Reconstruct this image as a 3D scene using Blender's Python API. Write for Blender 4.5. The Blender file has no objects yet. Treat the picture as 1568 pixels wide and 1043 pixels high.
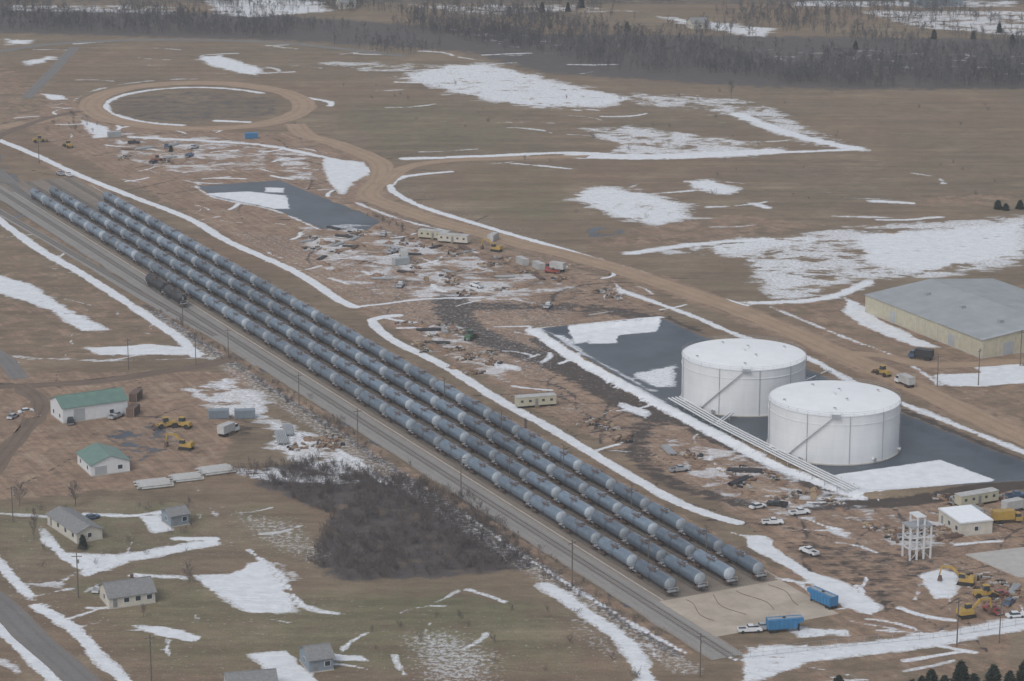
import bpy, math, random
import numpy as np
from mathutils import Matrix, Vector
random.seed(7); rng=np.random.default_rng(7)
# ------------------------------------------------------------------ camera / survey
F=4100.0; PITCH=math.radians(14.8); H=222.0
cp,sp=math.cos(PITCH),math.sin(PITCH)
def W(u,v,z=0.0):
    a=(u-784.0)/F; b=(521.5-v)/F
    dx=a; dy=cp+b*sp; dz=-sp+b*cp
    t=(z-H)/dz
    return (dx*t,dy*t)
sc=bpy.context.scene
cam=bpy.data.cameras.new("camera"); co=bpy.data.objects.new("camera",cam); sc.collection.objects.link(co)
co.location=(0,0,H); co.rotation_euler=(math.pi/2-PITCH,0,0)
cam.sensor_width=36; cam.lens=F/1568*36; cam.clip_start=1; cam.clip_end=20000
sc.camera=co
sc.view_settings.view_transform='Standard'; sc.view_settings.look='None'; sc.view_settings.exposure=0
w=bpy.data.worlds.new("World"); sc.world=w; w.use_nodes=True
nt=w.node_tree; bg=nt.nodes['Background']
sky=nt.nodes.new('ShaderNodeTexSky'); sky.sky_type='NISHITA'; sky.sun_disc=False
SE=math.radians(48); SR=math.radians(215)
sky.sun_elevation=SE; sky.sun_rotation=SR
hs=nt.nodes.new('ShaderNodeHueSaturation'); hs.inputs['Saturation'].default_value=0.4
nt.links.new(sky.outputs[0],hs.inputs['Color']); nt.links.new(hs.outputs[0],bg.inputs[0]); bg.inputs[1].default_value=0.15
sl=bpy.data.lights.new("sun","SUN"); sl.energy=1.5; sl.angle=math.radians(30); sl.color=(1,0.97,0.93)
so=bpy.data.objects.new("sun",sl); sc.collection.objects.link(so)
sd_=Vector((math.sin(SR)*math.cos(SE),math.cos(SR)*math.cos(SE),math.sin(SE)))
so.rotation_euler=sd_.to_track_quat('Z','Y').to_euler(); so.location=(0,0,500)
# ------------------------------------------------------------------ material helpers
class N:
    def __init__(s,name):
        s.m=bpy.data.materials.new(name); s.m.use_nodes=True; s.t=s.m.node_tree
        s.b=s.t.nodes['Principled BSDF']; s.tc=None
    def new(s,t,**k):
        n=s.t.nodes.new(t)
        for a,b in k.items(): setattr(n,a,b)
        return n
    def ln(s,a,b): s.t.links.new(a,b)
    def put(s,sock,val):
        if isinstance(val,bpy.types.NodeSocket): s.ln(val,sock)
        else: sock.default_value=val
    def co(s,scale=None,rot=0):
        if not s.tc: s.tc=s.new('ShaderNodeTexCoord')
        if scale is None: return s.tc.outputs['Object']
        src=s.tc.outputs['Object']
        if rot:
            m0=s.new('ShaderNodeMapping'); m0.inputs['Rotation'].default_value=(0,0,rot); s.ln(src,m0.inputs[0]); src=m0.outputs[0]
        mp=s.new('ShaderNodeMapping'); mp.inputs['Scale'].default_value=scale; s.ln(src,mp.inputs[0]); return mp.outputs[0]
    def noise(s,scale,detail=4,rough=0.55,vec=None,st=True,lo=.27,hi=.73,dist=0):
        n=s.new('ShaderNodeTexNoise'); n.inputs['Scale'].default_value=scale; n.inputs['Detail'].default_value=detail
        n.inputs['Roughness'].default_value=rough; n.inputs['Distortion'].default_value=dist
        s.ln(vec if vec is not None else s.co(),n.inputs['Vector'])
        if not st: return n.outputs[0]
        r=s.new('ShaderNodeMapRange'); r.inputs[1].default_value=lo; r.inputs[2].default_value=hi; s.ln(n.outputs[0],r.inputs[0]); return r.outputs[0]
    def ma(s,op,a,b=0.0,clamp=False):
        n=s.new('ShaderNodeMath',operation=op,use_clamp=clamp); s.put(n.inputs[0],a); s.put(n.inputs[1],b); return n.outputs[0]
    def mix(s,f,a,b,bt='MIX'):
        n=s.new('ShaderNodeMix',data_type='RGBA',blend_type=bt)
        s.put(n.inputs[0],f)
        for i,x in ((6,a),(7,b)):
            if isinstance(x,tuple): x=tuple(x)+(1,) if len(x)==3 else x
            s.put(n.inputs[i],x)
        return n.outputs[2]
    def attr(s,name):
        n=s.new('ShaderNodeAttribute'); n.attribute_name=name; return n.outputs['Fac']
    def mask(s,a,n,sharp=7):
        x=s.ma('MULTIPLY_ADD',a,1.3); x.node.inputs[2].default_value=-0.15
        return s.ma('MULTIPLY',s.ma('SUBTRACT',x,n),sharp,True)
    def gain(s,col,n,lo,hi):
        r=s.new('ShaderNodeMapRange'); s.ln(n,r.inputs[0]); r.inputs[3].default_value=lo; r.inputs[4].default_value=hi
        v=s.new('ShaderNodeCombineXYZ'); 
        for i in range(3): s.ln(r.outputs[0],v.inputs[i])
        return s.mix(1.0,col,v.outputs[0],'MULTIPLY')
    def hsv(s,col,sat,val):
        h=s.new('ShaderNodeHueSaturation'); h.inputs['Saturation'].default_value=sat; h.inputs['Value'].default_value=val; s.ln(col,h.inputs['Color']); return h.outputs[0]
    def done(s,col,rough=0.9,metal=0,spec=None):
        if isinstance(col,tuple): col=tuple(col)+(1,) if len(col)==3 else col
        s.put(s.b.inputs['Base Color'],col); s.put(s.b.inputs['Roughness'],rough); s.b.inputs['Metallic'].default_value=metal
        if spec is not None: s.b.inputs['Specular IOR Level'].default_value=spec
        return s.m
def paint(name,c,rough=.55,metal=0,ns=.8,amt=.16,rnd=0,dirt=None):
    n=N(name); col=n.gain(tuple(c)+(1,),n.noise(ns,5,.65),1-amt,1+amt)
    if dirt:
        col=n.mix(n.ma('MULTIPLY',n.noise(ns*.6,6,.7,lo=.45,hi=.75),.6),col,dirt)
    if rnd:
        oi=n.new('ShaderNodeObjectInfo'); col=n.gain(col,oi.outputs['Random'],1-rnd,1+rnd)
    return n.done(col,rough,metal)
DIRT=(.2,.14,.1)
M={}
M['white']=paint('white_paint',(.62,.63,.64),.5,dirt=None,amt=.09)
M['dullwhite']=paint('weathered_white_paint',(.45,.45,.44),.7,ns=.5,amt=.2,dirt=(.25,.2,.16))
M['roofwhite']=paint('white_roof_paint',(.78,.79,.8),.7,ns=.15,amt=.05)
M['black']=paint('black_steel',(.03,.03,.032),.5)
M['glass']=paint('dark_glass',(.04,.05,.06),.15,amt=.02)
M['rubber']=paint('tyre_rubber',(.03,.03,.03),.9)
M['steel']=paint('galvanized_steel',(.36,.37,.38),.5,.3)
M['rust']=paint('rusty_steel',(.13,.085,.065),.8)
M['sleeper']=paint('weathered_sleeper',(.2,.185,.17),.95,ns=2)
M['rail']=paint('rail_steel',(.2,.17,.15),.5,.4)
M['wood']=paint('weathered_wood',(.2,.15,.11),.9,ns=2)
M['lumber']=paint('fresh_lumber',(.36,.27,.18),.9,ns=2)
M['pole']=paint('pole_wood',(.13,.11,.095),.9,ns=2)
M['yellow']=paint('machine_yellow',(.4,.26,.06),.6,dirt=DIRT)
M['blue']=paint('container_blue',(.04,.18,.36),.5,dirt=(.06,.14,.24))
M['red']=paint('vehicle_red',(.28,.07,.06),.4)
M['silver']=paint('vehicle_silver',(.4,.41,.43),.35,.3)
M['dkblue']=paint('vehicle_dark_blue',(.06,.1,.17),.35)
M['greenroof']=paint('green_metal_roof',(.13,.21,.175),.5,ns=.5)
M['greyroof']=paint('grey_metal_roof',(.34,.36,.37),.55,ns=.2,amt=.14)
M['shingle']=paint('grey_shingles',(.21,.21,.21),.9,ns=1.5,amt=.25)
M['tan']=paint('tan_siding',(.44,.41,.31),.7,ns=.5)
M['beige']=paint('beige_siding',(.5,.47,.41),.7,ns=.5)
M['bluegrey']=paint('blue_grey_siding',(.2,.235,.27),.7,ns=.7)
M['conc']=paint('concrete',(.42,.4,.37),.9,ns=.4,amt=.15)
M['snow']=paint('snow',(.78,.8,.83),.9,ns=.8,amt=.06)
M['bark']=paint('bark_grey',(.12,.105,.098),.95,ns=1,amt=.3)
M['twig']=paint('winter_twigs',(.1,.095,.1),.95,ns=.02,amt=.4)
M['shrub']=paint('shrub_twigs',(.125,.105,.098),.95,ns=.3,amt=.3)
M['needle']=paint('evergreen_needles',(.026,.036,.026),.9,ns=1.2,amt=.5)
M['earth']=paint('spoil_earth',(.24,.16,.11),.95,ns=.8,amt=.35)
M['orange']=paint('machine_faded_orange',(.36,.15,.08),.6,dirt=DIRT)
M['green']=paint('machine_green',(.07,.15,.08),.5)
def car_mat(nm,c,r):
    n=N(nm); oi=n.new('ShaderNodeObjectInfo')
    col=n.gain(c+(1,),oi.outputs['Random'],.7,1.3)
    col=n.gain(col,n.noise(1.2,5,.7,vec=n.co((.4,1,1))),.78,1.25)
    return n.done(col,r)
M['carbody']=car_mat('tank_car_paint',(.125,.16,.2),.34)
M['carhead']=car_mat('tank_car_head_paint',(.3,.33,.36),.5)
n=N('tank_shell_paint')
br=n.new('ShaderNodeTexBrick'); br.inputs['Scale'].default_value=1; br.inputs['Mortar Size'].default_value=.03
br.inputs['Brick Width'].default_value=9; br.inputs['Row Height'].default_value=2.4
br.inputs['Color1'].default_value=(.68,.69,.7,1); br.inputs['Color2'].default_value=(.655,.665,.68,1); br.inputs['Mortar'].default_value=(.6,.61,.62,1)
sx=n.new('ShaderNodeSeparateXYZ'); n.ln(n.co(),sx.inputs[0])
at=n.ma('ARCTAN2',sx.outputs[1],sx.outputs[0]); arc=n.ma('MULTIPLY',at,18.5)
cx=n.new('ShaderNodeCombineXYZ'); n.ln(arc,cx.inputs[0]); n.ln(sx.outputs[2],cx.inputs[1]); n.ln(cx.outputs[0],br.inputs['Vector'])
col=n.gain(br.outputs[0],n.noise(.4,5,.6,vec=n.co((1,1,.2))),.93,1.05)
M['tankshell']=n.done(col,.5)
# ------------------------------------------------------------------ mesh builder
class MB:
    def __init__(s): s.v=[];s.f=[];s.m=[];s.mats=[];s.M=Matrix.Identity(4);s.sm=[]
    def mi(s,k):
        if k not in s.mats: s.mats.append(k)
        return s.mats.index(k)
    def add(s,vs,fs,k,smooth=False):
        o=len(s.v); M_=s.M
        for p in vs: s.v.append(tuple(M_@Vector(p)))
        i=s.mi(k)
        for f in fs: s.f.append(tuple(o+a for a in f)); s.m.append(i); s.sm.append(smooth)
    def box(s,x0,x1,y0,y1,z0,z1,k,tx=0,ty=0):
        s.add([(x0,y0,z0),(x1,y0,z0),(x1,y1,z0),(x0,y1,z0),(x0+tx,y0+ty,z1),(x1-tx,y0+ty,z1),(x1-tx,y1-ty,z1),(x0+tx,y1-ty,z1)],
              [(0,3,2,1),(4,5,6,7),(0,1,5,4),(1,2,6,5),(2,3,7,6),(3,0,4,7)],k)
    def cyl(s,p0,p1,r0,r1=None,seg=8,k='steel',caps=True,smooth=True):
        if r1 is None: r1=r0
        p0=Vector(p0);p1=Vector(p1);d=(p1-p0).normalized()
        a=d.orthogonal().normalized(); b=d.cross(a)
        vs=[]
        for p,r in((p0,r0),(p1,r1)):
            for i in range(seg):
                t=2*math.pi*i/seg; vs.append(p+a*math.cos(t)*r+b*math.sin(t)*r)
        fs=[(i,(i+1)%seg,seg+(i+1)%seg,seg+i) for i in range(seg)]
        s.add(vs,fs,k,smooth)
        if caps: s.add(vs,[tuple(range(seg-1,-1,-1)),tuple(range(seg,2*seg))],k)
    def lathe(s,prof,seg,ks,axis='x',smooth=True):
        vs=[]
        for t,r in prof:
            for i in range(seg):
                a=2*math.pi*i/seg
                if axis=='x': vs.append((t,math.cos(a)*r,math.sin(a)*r))
                else: vs.append((math.cos(a)*r,math.sin(a)*r,t))
        for j in range(len(prof)-1):
            fs=[]
            for i in range(seg):
                q=(j*seg+i,j*seg+(i+1)%seg,(j+1)*seg+(i+1)%seg,(j+1)*seg+i)
                fs.append(q if axis!='x' else q[::-1])
            s.add(vs[j*seg:(j+2)*seg],[tuple(a-j*seg for a in f) for f in fs],ks[j],smooth)
    def mesh(s,name):
        me=bpy.data.meshes.new(name); me.from_pydata(s.v,[],s.f)
        for k in s.mats: me.materials.append(M[k])
        me.polygons.foreach_set('material_index',s.m); me.polygons.foreach_set('use_smooth',s.sm); me.update(); return me
def obj(name,me,x=0,y=0,z=0,yaw=0,s=1):
    o=bpy.data.objects.new(name,me); sc.collection.objects.link(o); o.location=(x,y,z); o.rotation_euler=(0,0,yaw); o.scale=(s,s,s) if not isinstance(s,tuple) else s
    return o
def put(name,me,u,v,yaw=0,s=1,z=0):
    x,y=W(u,v); return obj(name,me,x,y,z,math.radians(yaw),s)
def npmesh(name,V,Fa,mat,quad=False,smooth=False):
    me=bpy.data.meshes.new(name); k=Fa.shape[1]
    me.vertices.add(len(V)); me.vertices.foreach_set('co',V.astype(np.float32).ravel())
    me.loops.add(Fa.size); me.loops.foreach_set('vertex_index',Fa.astype(np.int32).ravel())
    me.polygons.add(len(Fa)); me.polygons.foreach_set('loop_start',(np.arange(len(Fa))*k).astype(np.int32))
    me.update(calc_edges=True); me.materials.append(mat)
    if smooth: me.polygons.foreach_set('use_smooth',np.ones(len(Fa),bool))
    return me
def crom(P,step=4.0,closed=False):
    P=[np.array(p,float) for p in P]; n=len(P); out=[]
    if n==2 and not closed: 
        L=np.linalg.norm(P[1]-P[0]); k=max(1,int(L/step)); return np.array([P[0]+(P[1]-P[0])*i/k for i in range(k+1)])
    segs=n if closed else n-1
    for i in range(segs):
        if closed: a,b,c,d=P[(i-1)%n],P[i],P[(i+1)%n],P[(i+2)%n]
        else: a,b,c,d=P[max(i-1,0)],P[i],P[i+1],P[min(i+2,n-1)]
        k=max(2,int(np.linalg.norm(c-b)/step))
        for j in range(k):
            t=j/k; out.append(.5*((2*b)+(-a+c)*t+(2*a-5*b+4*c-d)*t*t+(-a+3*b-3*c+d)*t**3))
    if not closed: out.append(P[-1])
    return np.array(out)
def inpoly(x,y,Pw):
    c=False;n=len(Pw)
    for i in range(n):
        a=Pw[i];b=Pw[(i+1)%n]
        if (a[1]>y)!=(b[1]>y) and x<(b[0]-a[0])*(y-a[1])/(b[1]-a[1])+a[0]: c=not c
    return c
def scatter(poly,n,r=None):
    P=[W(*p) for p in poly]; xs=[p[0] for p in P]; ys=[p[1] for p in P]; out=[]; g=r or random
    while len(out)<n:
        x=g.uniform(min(xs),max(xs)); y=g.uniform(min(ys),max(ys))
        if inpoly(x,y,P): out.append((x,y))
    return out
# ------------------------------------------------------------------ rail frame
A=np.array(W(1033,917)); B=np.array(W(38,297))
tdir=(B-A)/np.linalg.norm(B-A); tn=np.array((tdir[1],-tdir[0]))
if tn[0]<0: tn=-tn
TYAW=math.atan2(tdir[1],tdir[0]); TL=np.linalg.norm(B-A)
def T(a,o): 
    p=A+tdir*a+tn*o; return (float(p[0]),float(p[1]))
# ------------------------------------------------------------------ ground
xs=np.concatenate([[-9000,-4000,-2000,-1000,-600,-420],np.arange(-350,350.1,1.0),[420,600,1000,2000,4000,9000]]).astype(np.float32)
ys=np.concatenate([[-4000,-1000,0,300,450],np.arange(505,1240,1.0),np.arange(1240,1800,1.6),[1900,2200,2800,4000,7000,14000]]).astype(np.float32)
nx,ny=len(xs),len(ys)
fields={k:np.zeros((ny,nx),np.float32) for k in('snow','dirt','mud','grav','brush','frost','green')}
Z=np.zeros((ny,nx),np.float32)
def sub(P,pad):
    x0,x1=P[:,0].min()-pad,P[:,0].max()+pad; y0,y1=P[:,1].min()-pad,P[:,1].max()+pad
    i0,i1=np.searchsorted(xs,[x0,x1]); j0,j1=np.searchsorted(ys,[y0,y1]); return slice(j0,j1),slice(i0,i1)
def dist_seg(PX,PY,P,closed):
    d2=np.full(PX.shape,1e12,np.float32); ins=np.zeros(PX.shape,bool); n=len(P)
    for i in range(n if closed else n-1):
        a=P[i];b=P[(i+1)%n];ab=b-a;L=float(ab@ab)+1e-9
        t=np.clip(((PX-a[0])*ab[0]+(PY-a[1])*ab[1])/L,0,1)
        d2=np.minimum(d2,(PX-a[0]-t*ab[0])**2+(PY-a[1]-t*ab[1])**2)
        if closed:
            ins^=((a[1]>PY)!=(b[1]>PY))&(PX<(b[0]-a[0])*(PY-a[1])/((b[1]-a[1]) if abs(b[1]-a[1])>1e-9 else 1e-9)+a[0])
    return np.sqrt(d2),ins
def poly(k,pts,d,soft=6.0,op='max'):
    P=np.array([W(*p) for p in pts]); s=sub(P,soft+1); PX,PY=np.meshgrid(xs[s[1]],ys[s[0]])
    if PX.size==0: return
    dd,ins=dist_seg(PX,PY,P,True); sd=np.where(ins,dd,-dd)
    m=np.clip(sd/soft+.5,0,1); f=fields[k]
    if op=='max': f[s]=np.maximum(f[s],d*m)
    else: f[s]=f[s]*(1-m)+d*m
def stroke(k,pts,wd,d,soft=1.5,world=False,op='max'):
    P=crom(pts if world else [W(*p) for p in pts],8); s=sub(P,wd+soft+1); PX,PY=np.meshgrid(xs[s[1]],ys[s[0]])
    if PX.size==0: return
    dd,_=dist_seg(PX,PY,P,False); m=np.clip((wd/2-dd)/soft+.5,0,1); f=fields[k]
    if op=='max': f[s]=np.maximum(f[s],d*m)
    else: f[s]=f[s]*(1-m)+d*m
YARD=[(20,190),(110,140),(180,190),(460,205),(600,260),(560,310),(700,360),(860,400),(1000,440),(1040,500),(820,500),(1050,640),(1320,770),(1568,740),(1640,960),(1300,990),(1130,800),(560,490),(300,340)]
LYARD=[(-40,570),(380,565),(400,600),(330,740),(200,750),(-40,775)]
poly('dirt',YARD,.82,10)
poly('dirt',[(-40,350),(0,345),(270,505),(270,545),(-40,570)],.55,8)
poly('dirt',LYARD,.8,8)
poly('dirt',[(1150,460),(1600,430),(1600,660),(1250,520)],.62,10)
poly('dirt',[(870,385),(960,345),(1130,325),(1300,345),(1100,372)],.66,14)
poly('dirt',[(1380,300),(1568,290),(1568,315),(1400,318)],.62,12)
poly('dirt',[(0,95),(60,120),(110,160),(60,200),(-60,200),(-60,95)],.62,12)
poly('dirt',[(1320,960),(1568,920),(1568,1043),(1100,1060),(1120,990)],.6,8)
for o,wd,d in((-15,6,.65),(29,9,.85)): stroke('dirt',[T(-30,o),T(TL+60,o)],wd,d,3,True)
stroke('dirt',[(455,205),(560,250),(570,300),(680,340),(800,375),(1000,430),(1200,505),(1400,592),(1600,680)],20,.75,8)
stroke('mud',[(690,455),(700,490),(760,525),(860,560),(950,610),(1010,640)],15,.9,8)
stroke('mud',[(985,650),(975,690),(1010,730),(1090,760),(1160,775)],9,.72,5)
stroke('mud',[(700,470),(850,470),(960,480),(1050,505)],16,.75,10)
stroke('mud',[(1250,775),(1320,772),(1420,765),(1600,735)],8,.97,3)
stroke('mud',[(1380,630),(1480,675),(1600,725)],9,.8,5)
stroke('mud',[(820,520),(900,575),(1010,632),(1150,700),(1310,775)],6,.8,3)
poly('mud',[(1150,815),(1300,830),(1450,850),(1420,900),(1350,930),(1200,850)],.56,8)
poly('mud',[(560,350),(780,390),(860,430),(700,460),(560,440)],.5,8)
poly('mud',[(860,420),(1000,440),(1040,500),(760,480)],.46,8)
poly('mud',[(270,585),(340,600),(420,640),(380,700),(320,640)],.5,8)
stroke('mud',[(-30,590),(100,588),(230,572),(330,555)],6,.8,3)
rr=random.Random(21)
def squiggles(k,pol,cnt,wd,d,L,soft=1.0,hor=False):
    for (x,y) in scatter(pol,cnt,rr):
        a=rr.uniform(0,6.28) if not hor else rr.gauss(0,.35); pts=[(x,y)]; da=rr.gauss(0,.12)
        for _ in range(6): a+=da; x+=math.cos(a)*L/6; y+=math.sin(a)*L/6; pts.append((x,y))
        stroke(k,pts,wd*rr.uniform(.6,1.4),d*rr.uniform(.7,1.1),soft,True)
squiggles('mud',YARD,130,1.2,.8,45)
squiggles('mud',[(1130,800),(1568,780),(1568,930),(1330,950)],30,1.3,.8,35)
squiggles('mud',[(870,560),(1010,640),(1000,730),(880,660)],22,1.1,.85,35)
squiggles('mud',LYARD,30,1,.7,30)
squiggles('snow',YARD,160,1.8,.85,12,1.5)
squiggles('snow',[(0,340),(270,505),(270,545),(0,560)],14,1.6,.75,14,1.5)
squiggles('snow',[(500,60),(1100,110),(1320,240),(1568,300),(1568,330),(900,360),(620,240),(480,120)],60,3.6,.72,26,3.5,True)
squiggles('snow',[(0,50),(420,70),(480,130),(100,130),(0,110)],18,3.4,.7,20,3,True)
squiggles('snow',[(0,770),(380,760),(480,900),(900,930),(1000,1043),(0,1043)],44,1.8,.72,12,2.0)
squiggles('snow',[(1130,970),(1568,930),(1568,1043),(1130,1043)],18,2,.8,14,2)
# --- grey liner / gravel
CONT=[(822,508),(1010,490),(1080,522),(1240,572),(1385,640),(1520,695),(1600,722),(1600,740),(1320,758),(1100,665),(1010,620)]
poly('grav',CONT,1,2); poly('mud',CONT,0,2,'set')
poly('snow',[(830,512),(1010,496),(1080,530),(1240,580),(1385,648),(1520,702),(1590,735),(1320,752),(1100,660),(1015,615)],0,2,'set')
POND=[(300,285),(430,276),(500,305),(585,338),(560,354),(490,350),(420,320),(330,303)]
poly('grav',POND,1,3); poly('mud',POND,0,3,'set'); poly('snow',POND,0,3,'set')
poly('grav',[(150,660),(240,645),(310,675),(210,712),(150,690)],.5,6)
poly('grav',[(880,348),(950,345),(970,360),(900,365)],.5,6)
stroke('grav',[T(-2,-12),T(TL+90,-12)],4,.5,3,True)
poly('grav',[(-60,225),(0,225),(60,300),(110,340),(0,335),(-60,310)],.5,8)
P=np.array([W(*p) for p in CONT]); s=sub(P,6); PX,PY=np.meshgrid(xs[s[1]],ys[s[0]]); dd,_=dist_seg(PX,PY,P,True)
Z[s]=np.maximum(Z[s],1.1*np.clip(1.3-dd/3,0,1))
poly('brush',[(380,720),(460,705),(620,730),(720,760),(790,820),(830,870),(700,885),(520,895),(470,865),(500,790),(380,745)],.85,6)
poly('brush',[(-80,8),(400,20),(820,50),(1300,55),(1640,60),(1640,138),(1290,140),(1100,132),(820,113),(700,80),(430,64),(-80,50)],.95,25)
poly('brush',[(-100,-60),(1700,-60),(1700,10),(-100,6)],.7,20)
poly('brush',[(155,150),(300,138),(430,150),(440,175),(300,190),(180,182)],.6,10)
stroke('brush',[T(-30,-17),T(TL*.62,-17)],6,.8,4,True)
poly('green',[(380,900),(700,890),(860,920),(960,1043),(200,1043),(60,900),(250,850)],.85,25)
poly('green',[(300,770),(480,760),(520,850),(400,860)],.65,12)
poly('green',[(-40,770),(280,760),(360,800),(300,850),(0,860)],.7,12)
poly('green',[(700,255),(900,250),(880,345),(700,325)],.7,14)
poly('green',[(480,130),(640,150),(860,200),(700,235),(560,230)],.6,14)
poly('green',[(960,395),(1180,440),(1180,470),(1040,440)],.6,14)
poly('green',[(1320,120),(1568,160),(1568,290),(1340,260)],.45,20)
# --- snow
S=lambda pts,d,soft=5: poly('snow',pts,min(1,d*1.06),soft*1.15)
K=lambda pts,w_,d=.95,soft=2: stroke('snow',pts,w_*.98,min(1,d*1.03),soft*1.5)
S([(590,118),(650,100),(740,93),(815,108),(870,125),(950,140),(1000,152),(930,167),(850,168),(760,162),(690,147),(640,132)],.68,20)
S([(930,138),(1100,145),(1200,165),(1290,210),(1312,226),(1270,236),(1200,215),(1130,187),(1040,168),(960,165)],.55,18)
S([(860,197),(960,190),(1060,200),(1140,213),(1210,225),(1190,242),(1000,247),(900,240),(930,222)],.58,14)
K([(1130,175),(1210,205),(1310,228)],14,.85,8)
K([(620,243),(720,240),(880,234),(1000,240),(1180,234),(1310,229)],6,.95,3)
K([(890,238),(1000,240),(1180,232)],18,.8,6)
S([(848,293),(920,283),(990,290),(1060,310),(1070,335),(1010,350),(930,335),(880,315)],.72,14)
S([(1040,277),(1090,273),(1142,290),(1120,301),(1060,293)],.78,10)
K([(1340,308),(1395,311)],8,.75,4); K([(1155,312),(1175,318)],6,.8,4)
S([(960,390),(1060,370),(1150,360),(1300,344),(1450,336),(1600,320),(1600,402),(1440,432),(1330,432),(1250,462),(1160,465),(1140,430),(1120,400),(1060,392)],.58,14)
S([(1270,355),(1600,330),(1600,395),(1400,428),(1290,405)],.76,24)
S([(1060,375),(1270,352),(1270,372),(1100,395)],.66,10); S([(1120,395),(1250,385),(1260,440),(1180,455)],.62,12)
K([(965,388),(1060,375),(1180,366)],8,.88,5)
K([(1150,464),(1260,458),(1330,432)],7,.85,4)
S([(295,86),(340,84),(408,105),(400,119),(350,110),(310,98)],.8,10)
S([(420,92),(560,90),(700,100),(700,112),(560,112)],.48,14)
S([(60,143),(95,146),(108,153),(75,153)],.9,5); S([(115,180),(165,192),(185,210),(140,213)],.75,6)
S([(150,200),(330,207),(430,222),(420,262),(250,268),(170,240)],.48,10)
S([(400,225),(480,235),(500,280),(430,275)],.55,10)
K([(200,210),(300,215),(400,222),(470,235),(545,252)],6,.78,3)
S([(488,240),(560,248),(575,262),(545,280),(525,302),(500,282)],.78,5)
K([(545,310),(610,335),(690,355)],3,.75,2)
K([(-40,200),(0,215),(60,240),(120,268),(200,300),(290,335),(350,370),(450,415),(520,460),(545,470)],4.3,.97,1.5)
K([(545,470),(590,465),(650,458),(740,455)],3,.9,2)
K([(610,483),(570,490),(600,520),(680,560),(760,610),(850,660),(950,720),(1050,775),(1130,800)],4.2,.97,1.5)
K([(-40,310),(0,338),(60,382),(120,416),(200,467),(280,522),(300,545)],4.5,.92,1.5)
S([(-20,415),(50,433),(110,473),(175,505),(120,509),(70,475),(-20,445)],.76,5)
S([(120,532),(230,525),(300,533),(330,545),(240,545),(150,545)],.8,5)
K([(10,545),(150,552),(330,548)],3,.7,3)
K([(10,420),(120,470),(280,530)],2,.6,2)
K([(290,482),(330,500),(410,543)],4.5,.85,2)
K([(0,260),(60,310),(180,390)],3,.5,3)
S([(265,595),(350,572),(410,600),(430,640),(490,660),(575,710),(580,730),(500,738),(400,690),(400,650),(330,640)],.6,8)
S([(340,710),(480,720),(590,738),(540,745),(350,735)],.62,6)
K([(430,655),(520,690),(590,740)],3,.8,2)
S([(210,790),(245,788),(268,812),(235,817)],.9,3)
K([(130,787),(200,790),(260,782)],3,.85,2); K([(0,785),(60,790),(130,795)],4,.7,3)
S([(60,800),(110,850),(130,860),(95,860),(60,830)],.85,3)
S([(80,843),(180,848),(335,820),(345,835),(200,862),(130,888),(100,868)],.76,4)
K([(270,825),(330,825)],4,.9,2)
K([(300,745),(340,800),(400,855)],3,.55,3)
S([(285,878),(350,878),(385,860),(410,858),(425,880),(450,912),(452,938),(380,942),(320,905)],.88,4)
S([(340,790),(470,880),(460,920),(400,860)],.42,5)
K([(205,880),(280,885)],4,.8,3)
K([(380,842),(430,882),(462,927),(515,940)],2.5,.8,1.5)
S([(190,956),(260,958),(312,974),(300,986),(240,975)],.88,3); 
S([(375,1000),(440,996),(480,1030),(500,1060),(420,1060),(400,1020)],.88,3); S([(495,998),(560,1003),(572,1014),(510,1014)],.88,3)
K([(-30,835),(0,865),(45,912)],4,.85,2); K([(55,928),(110,960),(150,1005),(210,1060)],4.5,.88,2); K([(-20,945),(40,1000),(100,1060)],4.5,.85,2)
K([(-20,1000),(30,1030)],5,.6,3)
S([(20,880),(110,890),(100,905),(40,905)],.5,4)
K([(838,897),(900,940),(960,985),(985,1030),(1000,1060)],6,.85,3)
K([(880,915),(960,950),(1010,1010)],1.8,.7,2)
K([(715,790),(800,850),(850,882),(960,950),(1050,1000)],2,.85,1.5)
S([(1138,818),(1175,820),(1192,840),(1240,873),(1300,893),(1355,930),(1335,944),(1290,930),(1230,886),(1170,852),(1142,838)],.88,3)
S([(1130,1005),(1160,985),(1250,990),(1400,970),(1600,935),(1600,962),(1400,998),(1250,1015),(1200,1035),(1130,1050)],.76,4)
S([(1403,880),(1440,870),(1472,880),(1465,914),(1430,919)],.86,3)
S([(1200,958),(1300,962),(1310,975),(1220,980)],.74,4)
S([(1000,665),(1150,690),(1350,780),(1470,800),(1480,840),(1380,850),(1300,800),(1180,800),(1050,740)],.48,6)
S([(1250,800),(1290,810),(1330,830),(1280,825)],.66,4)
K([(812,505),(870,545),(950,590),(1020,628),(1100,670),(1200,720),(1312,760)],4.5,.9,2)
K([(812,506),(900,498),(1010,490)],4,.9,2)
S([(865,503),(960,495),(1012,490),(1008,508),(930,516),(880,528)],.88,3); S([(900,514),(950,511),(948,526),(900,527)],.85,3)
S([(830,508),(870,512),(900,540),(1010,600),(990,600),(880,545)],.66,4)
S([(960,572),(1040,556),(1040,592),(1000,596)],.7,5)
S([(1270,728),(1440,704),(1525,735),(1500,745),(1300,762)],.95,2)
S([(940,610),(1000,630),(990,642),(945,625)],.8,4)
S([(730,545),(800,560),(800,570),(740,562)],.7,4)
S([(1290,452),(1335,470),(1345,487),(1445,533),(1400,532),(1320,502),(1290,480)],.78,4)
S([(1425,573),(1500,570),(1600,555),(1600,585),(1500,594),(1440,590)],.84,4); S([(1490,558),(1568,556),(1568,575),(1500,575)],.86,4)
K([(690,263),(620,270),(597,285),(612,300),(650,318),(720,340),(780,358),(850,378),(950,408),(1050,442),(1140,468)],4.0,.93,2)
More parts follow.
